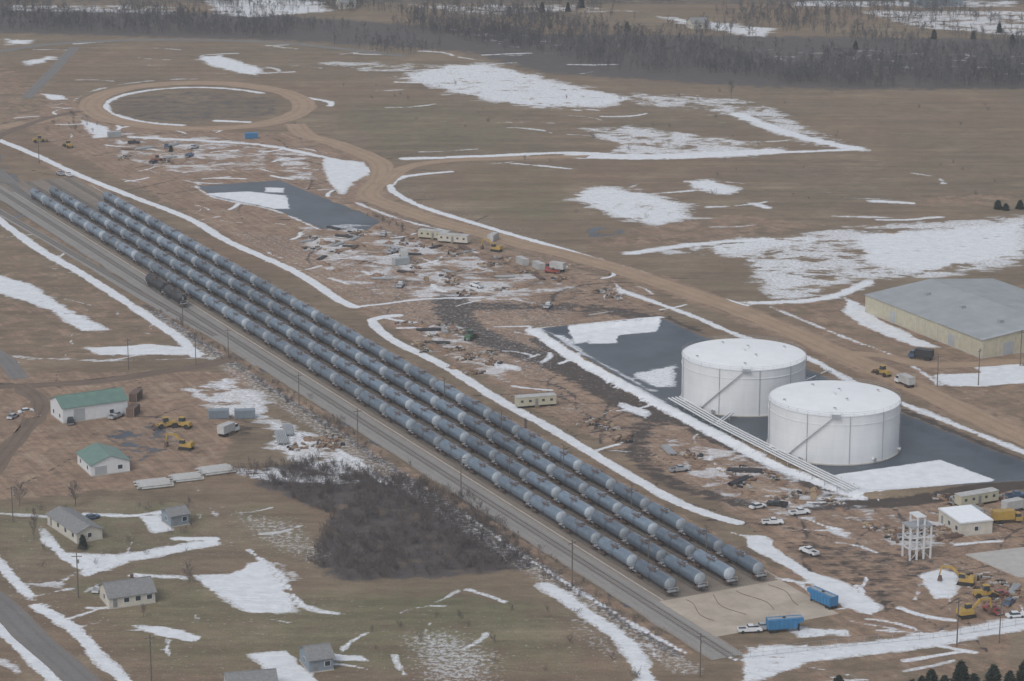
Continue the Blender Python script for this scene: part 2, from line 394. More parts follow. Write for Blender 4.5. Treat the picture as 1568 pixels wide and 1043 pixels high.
K([(945,443),(1050,480),(1130,513),(1230,545),(1300,582),(1400,625),(1500,665),(1600,705)],4,.86,2.5)
K([(1180,470),(1290,515),(1380,550),(1440,590)],3,.7,2)
S([(440,345),(560,340),(760,400),(900,440),(760,470),(560,450),(480,410)],.5,8)
S([(600,480),(700,490),(780,560),(800,600),(700,560)],.5,6)
K([(640,400),(720,440),(840,470)],3,.7,3)
K([(301+139*math.cos(t),163+29*math.sin(t)) for t in np.linspace(math.pi*.55,math.pi*1.75,24)],5,.85,3)
K([(301+192*math.cos(t),163+42*math.sin(t)) for t in np.linspace(math.pi*1.05,math.pi*1.5,14)],4,.6,3)
K([(470,150),(505,156),(505,162)],5,.9,3)
K([(330,185),(380,187)],6,.9,3)
S([(310,296),(380,293),(440,300),(445,320),(420,320),(340,303)],.9,3); S([(405,287),(435,288),(435,295),(405,294)],.9,3)
K([(300,285),(330,303),(420,322),(490,352)],2.5,.8,2)
for p,d in (([(300,-5),(500,0),(515,18),(380,30),(320,20)],.66),([(990,22),(1200,42),(1180,62),(1040,40)],.66),([(1290,15),(1600,15),(1600,60),(1400,45)],.58),
            ([(0,58),(60,60),(50,70),(0,70)],.8),([(30,93),(85,84),(90,92),(40,102)],.85),([(600,5),(900,5),(1000,20),(700,25)],.5),([(0,5),(290,8),(280,24),(0,18)],.55),([(620,30),(900,60),(860,90),(700,60)],.36),([(1200,0),(1568,0),(1568,12),(1200,12)],.6),([(-700,-200),(2300,-200),(2300,-10),(-700,-10)],.45),([(1100,70),(1600,80),(1600,120),(1250,115)],.36)):
    S(p,d,16)
poly('frost',[(580,965),(700,950),(800,1000),(780,1060),(620,1060)],.62,20)
poly('frost',[(810,915),(930,945),(985,1000),(960,1043),(880,1000)],.54,16)
poly('frost',[(300,765),(470,790),(540,850),(480,880),(380,840)],.54,16)
poly('frost',[(-30,760),(380,760),(480,900),(900,930),(1000,1060),(-30,1060)],.35,14)
poly('frost',[(820,255),(1568,230),(1568,460),(1150,460),(860,380)],.3,20)
poly('frost',[(480,80),(1100,130),(1320,230),(1200,250),(700,250)],.26,20)
stroke('frost',[T(-40,-20),T(TL*.6,-20)],10,.54,4,True)
poly('frost',[(430,200),(900,380),(1320,770),(1568,760),(1568,960),(1130,800),(560,490)],.38,10)
poly('frost',[(300,340),(460,360),(900,470),(860,600),(700,560),(560,480)],.45,12)
poly('frost',CONT,0,2,'set'); poly('frost',POND,0,2,'set')
X2,Y2=np.meshgrid(xs,ys); V=np.stack([X2.ravel(),Y2.ravel(),Z.ravel()],1)
idx=np.arange(nx*ny).reshape(ny,nx)
Q=np.stack([idx[:-1,:-1].ravel(),idx[:-1,1:].ravel(),idx[1:,1:].ravel(),idx[1:,:-1].ravel()],1)
g=N('ground_material')
vS=g.co((.7,1.0,1)); 
nS=g.noise(.085,9,.66,vec=vS,dist=.4); nF=g.noise(.8,5,.75); nB=g.noise(.02,5,.6); nM=g.noise(.14,8,.65); nH=g.noise(2.2,3,.7,lo=.2,hi=.8); nL=g.noise(.35,7,.7,vec=g.co((.5,1,1)))
nE=g.ma('ADD',g.ma('MULTIPLY',nS,.6),g.ma('MULTIPLY',nL,.4))
rE=g.new('ShaderNodeMapRange'); rE.inputs[1].default_value=.13; rE.inputs[2].default_value=.87; g.ln(nE,rE.inputs[0]); nE=rE.outputs[0]
base=g.mix(nB,(.15,.118,.075),(.215,.155,.1))
base=g.mix(g.ma('MULTIPLY',nM,.6),base,(.098,.075,.05))
base=g.mix(g.mask(g.attr('green'),nM,2),base,(.14,.128,.07))
base=g.mix(g.ma('MULTIPLY',g.noise(.007,4,.6,lo=.42,hi=.7),.6),base,(.18,.112,.072))
base=g.mix(g.ma('MULTIPLY',g.noise(.03,6,.65,lo=.52,hi=.72),.5),base,(.27,.21,.135))
wv=g.noise(.05,6,.7,vec=g.co((.25,2.2,1)),lo=.35,hi=.65); base=g.gain(base,wv,.8,1.15)
col=g.mix(g.mask(g.attr('brush'),nM,2.5),base,(.08,.069,.065))
dcol=g.mix(g.noise(.05,7,.7),(.3,.2,.13),(.185,.118,.078))
dcol=g.mix(g.ma('MULTIPLY',g.noise(.3,6,.7,lo=.45,hi=.68),.65),dcol,(.1,.07,.054))
dcol=g.mix(g.ma('MULTIPLY',g.noise(.11,7,.7,lo=.52,hi=.7),.6),dcol,(.33,.255,.185))
gr=g.noise(.5,4,.6,vec=g.co((.06,1.3,1),-TYAW),lo=.35,hi=.65); dcol=g.gain(dcol,gr,.8,1.14)
col=g.mix(g.mask(g.attr('dirt'),nM,3.5),col,dcol)
col=g.mix(g.ma('MULTIPLY',g.mask(g.attr('mud'),nL,3.5),.95),col,(.055,.043,.037))
gcol=g.gain((.05,.06,.073,1),g.noise(.05,6,.6),.7,1.4)
gk=g.mask(g.attr('grav'),nM,8)
col=g.mix(gk,col,gcol)
col=g.gain(col,nH,.7,1.3); col=g.gain(col,nL,.8,1.18)
col=g.hsv(col,.92,1.27)
sn=g.gain((.75,.765,.79,1),g.noise(.3,6,.65),.82,1.06)
mF=g.mask(g.attr('frost'),nF,3)
col=g.mix(g.ma('MULTIPLY',mF,.7),col,sn)
m1=g.mask(g.attr('snow'),nE,7)
m2=g.mask(g.attr('snow'),nF,5)
mm=g.ma('MULTIPLY',m1,g.ma('MAXIMUM',m2,.62))
col=g.mix(mm,col,sn)
wet=g.ma('MULTIPLY',g.ma('MULTIPLY',gk,g.ma('SUBTRACT',1.0,mm)),.5)
gm=g.done(col,g.ma('SUBTRACT',.95,wet),0,.3)
bp=g.new('ShaderNodeBump'); bp.inputs['Strength'].default_value=.6; bp.inputs['Distance'].default_value=.6; g.ln(g.ma('MULTIPLY',nL,g.ma('SUBTRACT',1.0,gk)),bp.inputs['Height']); g.ln(bp.outputs[0],g.b.inputs['Normal'])
me=npmesh('ground',V,Q,gm,smooth=True)
for k,f in fields.items():
    a=me.attributes.new(k,'FLOAT','POINT'); a.data.foreach_set('value',f.ravel())
obj('ground',me)
for nm,PP in (('containment_pond',CONT),('retention_pond',POND)):
    P=np.array([W(*p) for p in PP]); cxy=V[Q].mean(1); m=(cxy[:,0]>P[:,0].min())&(cxy[:,0]<P[:,0].max())&(cxy[:,1]>P[:,1].min())&(cxy[:,1]<P[:,1].max())
    qi=np.where(m)[0]; _,ins=dist_seg(cxy[qi,0],cxy[qi,1],P,True); qi=qi[ins]; vi,inv=np.unique(Q[qi],return_inverse=True)
    vv=V[vi].copy(); vv[:,2]+=.012; me=npmesh(nm,vv,inv.reshape(-1,4),gm,smooth=True)
    for k,f in fields.items():
        a=me.attributes.new(k,'FLOAT','POINT'); a.data.foreach_set('value',f.ravel()[vi])
    obj(nm,me)
# ------------------------------------------------------------------ ribbons
def road_mat(name,c1,c2,rut,ns=.12,edge=(.2,.145,.105)):
    n=N(name); col=n.mix(n.noise(ns,7,.7),c1,c2)
    ac=n.ma('ABSOLUTE',n.attr('across')); r=n.ma('SUBTRACT',1.0,n.ma('MULTIPLY',n.ma('ABSOLUTE',n.ma('SUBTRACT',ac,.42)),5.0),True)
    r=n.ma('MULTIPLY',r,n.noise(.2,4,.6)); col=n.mix(n.ma('MULTIPLY',r,.7),col,rut)
    e=n.ma('MULTIPLY',n.ma('SUBTRACT',ac,.7,True),2.6); col=n.mix(n.ma('MULTIPLY',e,n.noise(.5,5,.7)),col,edge)
    col=n.gain(col,n.noise(1.5,4,.7),.83,1.14); col=n.hsv(col,.95,1.1)
    return n.done(col,.95,0,.2)
M['dirtroad']=road_mat('dirt_road_surface',(.37,.26,.175),(.28,.195,.13),(.2,.135,.09))
M['asph']=road_mat('worn_asphalt_surface',(.2,.19,.18),(.155,.148,.142),(.12,.115,.11))
M['ballast']=road_mat('ballast_surface',(.29,.275,.255),(.24,.225,.21),(.19,.18,.17))
M['pad']=road_mat('yard_gravel_surface',(.26,.22,.18),(.18,.15,.125),(.15,.13,.11))
M['lane']=road_mat('muddy_lane_surface',(.19,.14,.105),(.13,.095,.072),(.08,.06,.05))
def ribbon(name,pts,wd,mk,z=.03,jit=.12,closed=False,world=False):
    P=crom(pts if world else [W(*p) for p in pts],3.0,closed); n=len(P)
    if closed: tg=np.roll(P,-1,0)-np.roll(P,1,0)
    else: tg=np.gradient(P,axis=0)
    tg/=np.linalg.norm(tg,axis=1)[:,None]+1e-9; nn=np.stack([-tg[:,1],tg[:,0]],1)
    cr=[-1,-.75,-.42,0,.42,.75,1]; m=len(cr); V=[];
    jl=np.convolve(rng.normal(0,1,n+8),np.ones(3)/3,'same')[:n]*jit*wd; jr=np.convolve(rng.normal(0,1,n+8),np.ones(3)/3,'same')[:n]*jit*wd
    for i in range(n):
        for c in cr:
            e=(jl[i] if c<0 else jr[i])*(abs(c)==1)
            q=P[i]+nn[i]*(c*wd/2+np.sign(c)*e*.6); V.append((q[0],q[1],z))
    ids=np.arange(n*m).reshape(n,m)
    if closed: ids=np.vstack([ids,ids[:1]])
    Fq=np.stack([ids[:-1,:-1].ravel(),ids[1:,:-1].ravel(),ids[1:,1:].ravel(),ids[:-1,1:].ravel()],1)[:, ::-1]
    me=npmesh(name,np.array(V),Fq,M[mk])
    if me.polygons[0].normal.z<0: me.flip_normals()
    a=me.attributes.new('across','FLOAT','POINT'); a.data.foreach_set('value',np.tile(np.array(cr,np.float32),n))
    return obj(name,me)
ribbon('dirt_road',[(302+164*math.cos(t),162+35*math.sin(t)) for t in np.linspace(0,2*math.pi,25)[:-1]],12,'dirtroad',closed=True)
ribbon('dirt_road',[(452,190),(470,208),(520,222),(580,248),(582,275),(565,298),(600,315),(680,342),(750,360),(800,374),(900,398),(1000,430),(1100,464),(1200,503),(1300,548),(1400,592),(1500,640),(1640,705)],10.5,'dirtroad',z=.036)
ribbon('dirt_road',[(590,282),(620,258),(680,247),(760,243),(880,240),(900,240)],7,'dirtroad',z=.042,jit=.2)
ribbon('dirt_road',[(120,185),(90,180),(40,190),(-30,200)],9,'dirtroad',z=.042,jit=.25)
ribbon('dirt_road',[(-60,270),(-10,215),(60,185),(125,170)],5,'lane',z=.046,jit=.2)
ribbon('dirt_road',[(1290,540),(1350,545),(1440,560),(1600,550)],6,'dirtroad',z=.042,jit=.25)
ribbon('dirt_lane',[(-40,592),(60,590),(160,582),(230,572),(330,556),(372,540)],6.5,'lane',jit=.2)
ribbon('dirt_lane',[(30,590),(60,620),(20,680),(-30,740)],6,'lane',z=.036,jit=.25)
ribbon('asphalt_road',[(-60,880),(0,925),(50,975),(100,1020),(160,1075)],7.5,'asph',jit=.05)
ribbon('asphalt_road',[(-60,84),(0,78),(100,66),(250,61),(430,66),(620,86)],7,'asph',jit=.05)
ribbon('asphalt_road',[(40,150),(75,115),(115,72)],6,'asph',z=.036,jit=.05)
ribbon('asphalt_road',[(-60,520),(0,545),(30,580)],6,'asph',z=.036,jit=.05)
ribbon('rail_yard_gravel',[T(-1,12.2),T(TL+25,12.2)],33,'pad',z=.02,jit=.02,world=True)
ribbon('railway_ballast',[T(-38,-8),T(TL+140,-8)],8.8,'ballast',z=.05,jit=.05,world=True)
ribbon('railway_ballast',[(-60,290),(0,325),(120,395),(250,473),(330,515),(400,560)],4.5,'ballast',z=.045,jit=.08)
ribbon('gravel_lane',[(-60,225),(0,265),(40,305),(90,345),(200,425)],5,'asph',z=.04,jit=.08)
def track(name,p0,p1,z0=.06):
    mb=MB(); p0=Vector((*p0,0));p1=Vector((*p1,0));L=(p1-p0).length
    for o in(-.75,.75): mb.box(0,L,o-.05,o+.05,z0+.06,z0+.2,'rail')
    k=int(L/.9)
    for i in range(k): mb.box(i*.9+.3,i*.9+.55,-1.3,1.3,z0-.1,z0+.06,'sleeper')
    d=p1-p0; return obj(name,mb.mesh(name),p0.x,p0.y,0,math.atan2(d.y,d.x))
SP=8.2
for k in range(4): track('railway_track',T(2,k*SP),T(TL+25,k*SP),.03)
track('railway_track',T(-38,-7.4),T(TL+140,-7.4))
a=W(-60,290);b=W(330,515)
track('railway_track',a,b)
mb=MB(); 
for i in range(4):
    for j in range(5):
        a0=-26+j*5.2; a1=a0+5.16; o0=-4.2+i*8.4; o1=o0+8.36
        q=[T(a0,o0),T(a1,o0),T(a1,o1),T(a0,o1)]
        mb.add([(*p,.06) for p in q]+[(*p,-.1) for p in q],[(0,1,2,3),(0,4,5,1),(1,5,6,2),(2,6,7,3),(3,7,4,0)],'apron')
M['apron']=paint('tan_concrete',(.43,.37,.3),.9,ns=.15,amt=.2,dirt=(.27,.22,.17))
obj('concrete_apron',mb.mesh('concrete_apron'))
mb=MB()
for o in (-3.3,29.5): 
    q=[T(0,o),T(TL+5,o),T(TL+5,o+.3),T(0,o+.3)]
    mb.add([(*p,.2) for p in q]+[(*p,-.1) for p in q],[(0,1,2,3),(0,4,5,1),(1,5,6,2),(2,6,7,3),(3,7,4,0)],'conc')
obj('yard_kerb',mb.mesh('yard_kerb'))
mb=MB()
for o in (1,8.5,17,25):
    pr=None
    for i in range(14):
        t=i/13; p=(*T(-2-t*15,o+1.2*math.sin(t*5+o)),.14)
        if pr: mb.cyl(pr,p,.06,seg=5,k='rust')
        pr=p
obj('transfer_hose',mb.mesh('transfer_hose'))
# ------------------------------------------------------------------ tank car
def tankcar(mat,head):
    mb=MB(); R=1.62; L=7.35
    mb.M=Matrix.Translation((0,0,2.8))
    prof=[(-L-.72,.02),(-L-.68,.55),(-L-.52,1.0),(-L-.25,1.4),(-L,R),(-L*.5,R),(0,R),(L*.5,R),(L,R),(L+.25,1.4),(L+.52,1.0),(L+.68,.55),(L+.72,.02)]
    mb.lathe(prof,24,[head]*4+[mat]*4+[head]*4)
    for x in(-L+.05,-L*.5,0,L*.5,L-.05): mb.lathe([(x-.06,R+.01),(x-.05,R+.04),(x+.05,R+.04),(x+.06,R+.01)],20,[mat]*3)
    mb.M=Matrix.Identity(4)
    mb.box(-8.9,8.9,-.3,.3,.85,1.25,'black')
    for sx in(-1,1):
        mb.box(sx*8.9-.15,sx*8.9+.15,-1.3,1.3,.95,1.25,'black')
        mb.box(sx*8.2-.6,sx*8.2+.6,-1.1,1.1,1.2,1.35,'steel')
        mb.box(sx*6.6-.3,sx*6.6+.3,-1.25,1.25,1.2,2.0,'black',.05,.2)
        mb.box(min(sx*9.05,sx*9.3),max(sx*9.05,sx*9.3),-.18,.18,.8,1.15,'rust')
        for a in(-.9,.9):
            x=sx*6.8+a
            mb.cyl((x,-.85,.76),(x,.85,.76),.08,seg=6,k='rust')
            for y in(-.78,.78): mb.cyl((x,y-.06,.76),(x,y+.06,.76),.45,seg=12,k='rust')
        for y in(-1.0,1.0): mb.box(sx*6.8-1.2,sx*6.8+1.2,y-.09,y+.09,.6,.95,'rust',.35)
        for y in(-1.25,1.25): mb.cyl((sx*8.9,y,1.2),(sx*8.9,y,2.3),.04,seg=4,k='white')
        mb.cyl((sx*8.9,-1.25,2.3),(sx*8.9,1.25,2.3),.04,seg=4,k='white')
    for y in(-1,1):
        for x in(-.35,.35): mb.cyl((x,y*1.78,1.2),(x,y*1.3,4.45),.04,seg=4,k='black')
        for i in range(7): 
            z=1.3+i*.42; mb.cyl((-.35,y*1.72,z),(.35,y*1.72,z),.025,seg=4,k='black')
    mb.box(-1.7,1.7,-1.15,-.5,4.3,4.37,'rust'); mb.box(-1.7,1.7,.5,1.15,4.3,4.37,'rust')
    for x in(-1.7,1.7):
        for y in(-1.15,1.15): mb.cyl((x,y,4.1),(x,y,5.2),.03,seg=4,k='rust')
        mb.cyl((x,-1.15,5.2),(x,1.15,5.2),.03,seg=4,k='rust')
    for y in(-1.15,1.15): mb.cyl((-1.7,y,5.2),(1.7,y,5.2),.03,seg=4,k='rust')
    mb.cyl((0,0,4.3),(0,0,4.85),.5,seg=12,k=mat); mb.cyl((.95,0,4.3),(.95,0,4.7),.28,seg=10,k='steel'); mb.cyl((-.95,0,4.3),(-.95,0,4.7),.22,seg=10,k='rust')
    mb.box(-.5,.5,-.4,.4,.9,1.3,'black')
    return mb.mesh('tank_car')
tc=tankcar('carbody','carhead'); tb=tankcar('black','black')
for k in range(4):
    nf=int(TL/18.6)-(0,0,2,1)[k]
    for i in range(nf):
        p=T(9.5+i*18.6,k*SP); obj('tank_car',tc,p[0],p[1],.23,TYAW+(math.pi if random.random()<.5 else 0))
for i in range(2):
    q=np.array(W(250+0,455)); a0=float((q-A)@tdir); p=T(a0-9.5+i*18.8,-7.4); obj('black_tank_car',tb,p[0],p[1],.26,TYAW)
# ------------------------------------------------------------------ storage tanks
def stank():
    mb=MB(); R=18.4; Hh=14.0; seg=96
    mb.lathe([(0,R+.5),(.25,R+.5),(.26,R)],seg,['conc','conc'],'z',False)
    mb.lathe([(.25,R),(Hh,R)],seg,['tankshell'],'z')
    mb.lathe([(Hh-.15,R+.003),(Hh-.14,R+.16),(Hh+.05,R+.16),(Hh+.06,R-.1)],seg,['white']*3,'z',False)
    mb.lathe([(Hh+.05,R),(Hh+.7,R*.5),(Hh+1.05,.8),(Hh+1.06,.01)],seg,['roofwhite']*3,'z')
    for z in(Hh-2.6,): mb.lathe([(z,R+.002),(z,R+.15),(z+.15,R+.15),(z+.15,R+.002)],seg,['tankshell']*3,'z',False)
    for zz in(.6,1.1):
        pr=None
        for i in range(73):
            a=2*math.pi*i/72; p=(math.cos(a)*(R+.05),math.sin(a)*(R+.05),Hh+zz)
            if pr: mb.cyl(pr,p,.03,seg=4,k='steel',caps=False)
            pr=p
    for i in range(36):
        a=2*math.pi*i/36; c,s_=math.cos(a),math.sin(a); mb.cyl((c*(R+.05),s_*(R+.05),Hh),(c*(R+.05),s_*(R+.05),Hh+1.1),.03,seg=4,k='steel',caps=False)
    for ad in(-172,-120,-83,-50,-8,30,90,140):
        a=math.radians(ad); c,s_=math.cos(a),math.sin(a); mb.cyl((c*(R+.2),s_*(R+.2),.2),(c*(R+.2),s_*(R+.2),Hh),.08,seg=6,k='steel')
    a0=math.radians(-142);a1=math.radians(-98);n_=56; pr=None
    for i in range(n_+1):
        t=i/n_; a=a0+(a1-a0)*t; z=.3+(Hh-.3)*t; mb.M=Matrix.Rotation(a,4,'Z')
        mb.box(R+.1,R+.8,-.14,.14,z,z+.05,'white')
        mb.M=Matrix.Identity(4); c,s_=math.cos(a),math.sin(a)
        pp=[(c*(R+.82),s_*(R+.82),z-.1),(c*(R+.82),s_*(R+.82),z+.95)]
        if pr:
            mb.cyl(pr[0],pp[0],.06,seg=4,k='white',caps=False); mb.cyl(pr[1],pp[1],.03,seg=4,k='white',caps=False)
        if i%5==0: mb.cyl(pp[0],pp[1],.03,seg=4,k='white')
        pr=pp
    mb.M=Matrix.Rotation(a1+.05,4,'Z'); mb.box(R-1,R+1.4,-1.2,1.2,Hh+.06,Hh+.16,'steel')
    for y in(-1.2,1.2):
        mb.cyl((R+1.4,y,Hh),(R+1.4,y,Hh+1.2),.05,seg=4); mb.cyl((R-1,y,Hh+1.2),(R+1.4,y,Hh+1.2),.04,seg=4)
    mb.M=Matrix.Identity(4)
    for a,r in((.4,14),(2.0,12),(3.4,15),(4.6,13),(5.2,6),(1.2,5)):
        x,y=math.cos(a)*r,math.sin(a)*r; z=Hh+.05+(R-r)*.07; mb.cyl((x,y,z-.2),(x,y,z+.5),.35,seg=10,k='white'); mb.cyl((x,y,z+.5),(x,y,z+.6),.45,seg=10,k='steel')
    mb.cyl((0,0,Hh+1),(0,0,Hh+1.7),.4,seg=10,k='white')
    for ad in(-165,-125,-60,-20,60,150):
        mb.M=Matrix.Rotation(math.radians(ad),4,'Z'); mb.cyl((R-.1,0,1.1),(R+.9,0,1.1),.4,seg=10,k='white'); mb.cyl((R+.9,0,1.1),(R+1,0,1.1),.55,seg=10,k='steel')
    mb.M=Matrix.Identity(4)
    return mb.mesh('storage_tank')
st=stank()
T1=W(1275.5,683); T2=W(1137.5,612)
obj('storage_tank',st,T1[0],T1[1],.05,0); obj('storage_tank',st,T2[0],T2[1],.05,.05)
def pipeline(pts,n=4,gap=.8,r=.28,z=.9):
    P=[Vector((*W(*p),0)) for p in pts]; mb=MB()
    for i in range(len(P)-1):
        d=(P[i+1]-P[i]); L=d.length; d.normalize(); nn=Vector((-d.y,d.x,0))
        for j in range(n):
            o=nn*((j-(n-1)/2)*gap); mb.cyl(P[i]+o+Vector((0,0,z)),P[i+1]+o+Vector((0,0,z)),r,seg=8,k='white')
        k=int(L/6)
        for q in range(k+1):
            c=P[i]+d*(q*6); hw=(n*gap/2+.3)
            mb.cyl(c-nn*hw+Vector((0,0,z-.35)),c+nn*hw+Vector((0,0,z-.35)),.12,seg=4)
            for s_ in(-hw,hw): mb.cyl(c+nn*s_+Vector((0,0,-.2)),c+nn*s_+Vector((0,0,z+.3)),.1,seg=4)
    obj('pipeline_rack',mb.mesh('pipeline_rack'))
pipeline([(1032,616),(1100,655),(1200,706),(1306,757)],4,1.2,.26,1.5)
pipeline([(1100,655),(1120,640)],2,1,.25,1.5); pipeline([(1185,698),(1215,692)],2,1,.25,1.5)
pipeline([(1230,690),(1290,703),(1355,700)],1,1,.25,.8)
pipeline([(1225,590),(1270,570)],1,1,.2,.8)
# ------------------------------------------------------------------ buildings
def gable(name,pA,pB,depth,h,rise,wall,roof,ridge='front',ov=.4,doors=1,wins=3,bigdoor=False,chim=False,trim='white'):
    a=Vector(W(*pA));b=Vector(W(*pB));L=(b-a).length;yaw=math.atan2(b.y-a.y,b.x-a.x); mb=MB(); D=depth
    mb.box(-.1,L+.1,-.1,D+.1,-.2,.25,'conc')
    mb.box(0,L,0,D,.25,h,wall)
    t=.14
    if ridge=='front':
        mb.add([(0,0,h),(0,D,h),(0,D/2,h+rise),(L,0,h),(L,D,h),(L,D/2,h+rise)],[(0,2,1),(3,4,5)],wall)
        sl=rise/(D/2); e=ov*sl
        for s_ in(0,1):
            y0=-ov if s_==0 else D+ov; z0=h-e
            vs=[(-ov,y0,z0+.02),(L+ov,y0,z0+.02),(L+ov,D/2,h+rise+.02),(-ov,D/2,h+rise+.02)]; vs+=[(x,y,z+t) for x,y,z in vs]
            fs=[(0,1,2,3),(4,7,6,5),(0,4,5,1),(1,5,6,2),(2,6,7,3),(3,7,4,0)]
            if s_==0: fs=[f[::-1] for f in fs]
            mb.add(vs,fs,roof)
        mb.box(-ov,L+ov,D/2-.15,D/2+.15,h+rise+.1,h+rise+.22,roof)
    elif ridge=='depth':
        mb.add([(0,0,h),(L,0,h),(L/2,0,h+rise),(0,D,h),(L,D,h),(L/2,D,h+rise)],[(0,1,2),(3,5,4)],wall)
        sl=rise/(L/2); e=ov*sl
        for s_ in(0,1):
            x0=-ov if s_==0 else L+ov; z0=h-e
            vs=[(x0,-ov,z0+.02),(x0,D+ov,z0+.02),(L/2,D+ov,h+rise+.02),(L/2,-ov,h+rise+.02)]; vs+=[(x,y,z+t) for x,y,z in vs]
            fs=[(0,1,2,3),(4,7,6,5),(0,4,5,1),(1,5,6,2),(2,6,7,3),(3,7,4,0)]
            if s_==1: fs=[f[::-1] for f in fs]
            mb.add(vs,fs,roof)
    else:
        mb.box(-.2,L+.2,-.2,D+.2,h,h+.35,trim); mb.box(.1,L-.1,.1,D-.1,h+.3,h+.4,roof)
    n_=wins+doors
    for i in range(n_):
        x=L*(i+.5)/n_
        if i%max(1,(n_//max(1,doors)))==0 and i//max(1,(n_//max(1,doors)))<doors:
            if bigdoor: mb.box(x-1.7,x+1.7,-.06,.02,.27,min(h-.6,3.8),'greyroof'); mb.box(x-1.85,x+1.85,-.05,.01,min(h-.6,3.8),min(h-.6,3.8)+.15,trim)
            else: mb.box(x-.5,x+.5,-.06,.02,.27,2.35,'shingle')
        else:
            z0=min(h-1.6,1.2); mb.box(x-.75,x+.75,-.05,.01,z0-.1,z0+1.2,trim); mb.box(x-.62,x+.62,-.07,.0,z0,z0+1.1,'glass')
    if wins:
        k=max(1,int(D/5))
        for i in range(k):
            y=D*(i+.5)/k; z0=min(h-1.6,1.2)
            for xx,sg in((0,-1),(L,1)):
                mb.box(min(xx+sg*.05,xx-sg*.01),max(xx+sg*.05,xx-sg*.01),y-.6,y+.6,z0-.1,z0+1.2,trim); mb.box(min(xx+sg*.07,xx),max(xx+sg*.07,xx),y-.5,y+.5,z0,z0+1.1,'glass')
    if chim: mb.box(L*.6,L*.6+.7,D*.55,D*.55+.7,h,h+rise+1,'rust')
    return obj(name,mb.mesh(name),a.x,a.y,0,yaw)
gable('metal_shed',(97,649),(196,635),11,4.6,2.2,'white','greenroof',doors=1,wins=1,bigdoor=True)
gable('workshop',(140,730),(199,722),13,3.2,2,'white','greenroof',ridge='depth',doors=1,wins=1,bigdoor=True)
gable('farmhouse',(168,933),(238,923),9,2.8,2.2,'beige','shingle',doors=1,wins=3,chim=True)
gable('mobile_home',(73,803),(118,833),7,2.8,1.3,'beige','shingle',doors=1,wins=3)
gable('garden_shed',(262,808),(290,803),6,3,1.2,'bluegrey','shingle',doors=1,wins=1)
gable('garden_shed',(474,1031),(511,1026),8,3,1.8,'bluegrey','shingle',doors=1,wins=1)
gable('garage',(350,1076),(425,1070),9,3,2,'beige','shingle',doors=2,wins=1)
gable('pump_house',(1437,799),(1470,822),9,3.4,0,'beige','snow',ridge='flat',doors=1,wins=2)
gable('distant_barn',(1415,12),(1475,9),18,5,3,'bluegrey','greyroof',doors=1,wins=2,bigdoor=True)
gable('distant_house',(1060,45),(1085,44),10,3.5,2.5,'beige','shingle',doors=1,wins=2)
gable('distant_house',(520,14),(545,13),10,3.5,2.5,'beige','shingle',doors=1,wins=2)
o=gable('warehouse',(1325,478),(1503,549),52,6.0,2.6,'tan','greyroof',doors=2,wins=0,bigdoor=True,trim='greyroof')
a=Vector(W(1325,478));b=Vector(W(1503,549));L=(b-a).length
mb=MB()
for i in range(int(L/6)+1): mb.box(i*6,i*6+.25,-.14,-.003,.3,5.8,'beige')
for i in range(9): mb.box(L+.003,L+.14,i*6+.2,i*6+.45,.3,5.8,'beige')
for i in (1,3,5): mb.box(L+.003,L+.16,i*8,i*8+4,.3,4.4,'greyroof')
for i in range(int(L/.9)):
    x=i*.9
    for s_ in(0,1):
        y0,y1=(-.4,26) if s_==0 else (52.4,26)
        z0,z1=6.14,8.78
        mb.add([(x,y0,z0),(x+.08,y0,z0),(x+.08,y1,z1),(x,y1,z1),(x+.04,y0,z0+.08),(x+.04,y1,z1+.08)],[(0,4,5,3),(1,2,5,4)],'greyroof')
for x in (14,34,55): mb.box(x,x+1.5,14,15.5,7.2,8.6,'steel')
c=obj('warehouse_ribs_and_vents',mb.mesh('warehouse_trim'),0,0,0,0); c.parent=o
# ------------------------------------------------------------------ vehicles
def wheels(mb,xs_,w_,r):
    for x in xs_:
        for y in(-w_,w_): mb.cyl((x,y-.14,r),(x,y+.14,r),r,seg=10,k='rubber'); 
def pickup(c):
    mb=MB(); mb.box(-2.8,2.8,-.98,.98,.5,.95,c,.08,.02)
    mb.box(1.0,2.7,-.92,.92,.95,1.15,c,.1,.08)
    mb.box(-.75,1.15,-.9,.9,.95,1.45,c,.12,.03); mb.box(-.62,1.02,-.86,.86,1.45,1.78,'glass',.22,.12); mb.box(-.42,.8,-.74,.74,1.78,1.85,c,.05,.05)
    mb.box(-2.75,-.75,-.95,-.85,.95,1.25,c); mb.box(-2.75,-.75,.85,.95,.95,1.25,c); mb.box(-2.78,-2.68,-.85,.85,.95,1.25,c); mb.box(-2.6,-.8,-.84,.84,.95,.97,'rubber')
    mb.box(2.7,2.86,-.9,.9,.45,.7,'steel'); mb.box(-2.88,-2.78,-.9,.9,.45,.65,'steel')
    wheels(mb,(-1.8,1.8),.88,.4); return mb.mesh('pickup_truck')
def sedan(c):
    mb=MB(); mb.box(-2.3,2.3,-.88,.88,.35,.85,c,.15,.04); mb.box(-1.5,1.1,-.8,.8,.85,1.35,'glass',.45,.12); mb.box(-1.0,.6,-.66,.66,1.35,1.42,c,.06,.05); wheels(mb,(-1.4,1.4),.8,.33); return mb.mesh('parked_car')
def boxtruck(c,b_):
    mb=MB(); mb.box(1.9,3.9,-1.1,1.1,.6,1.7,c,.05,.03); mb.box(2.0,3.5,-1.05,1.05,1.7,2.5,'glass',.2,.1); mb.box(2.15,3.3,-.95,.95,2.5,2.6,c,.05,.05); mb.box(-3.9,1.7,-1.2,1.2,1.1,3.4,b_); mb.box(-3.9,1.9,-.4,.4,.7,1.1,'black'); wheels(mb,(-2.9,-1.9,2.9),.95,.5); return mb.mesh('box_truck')
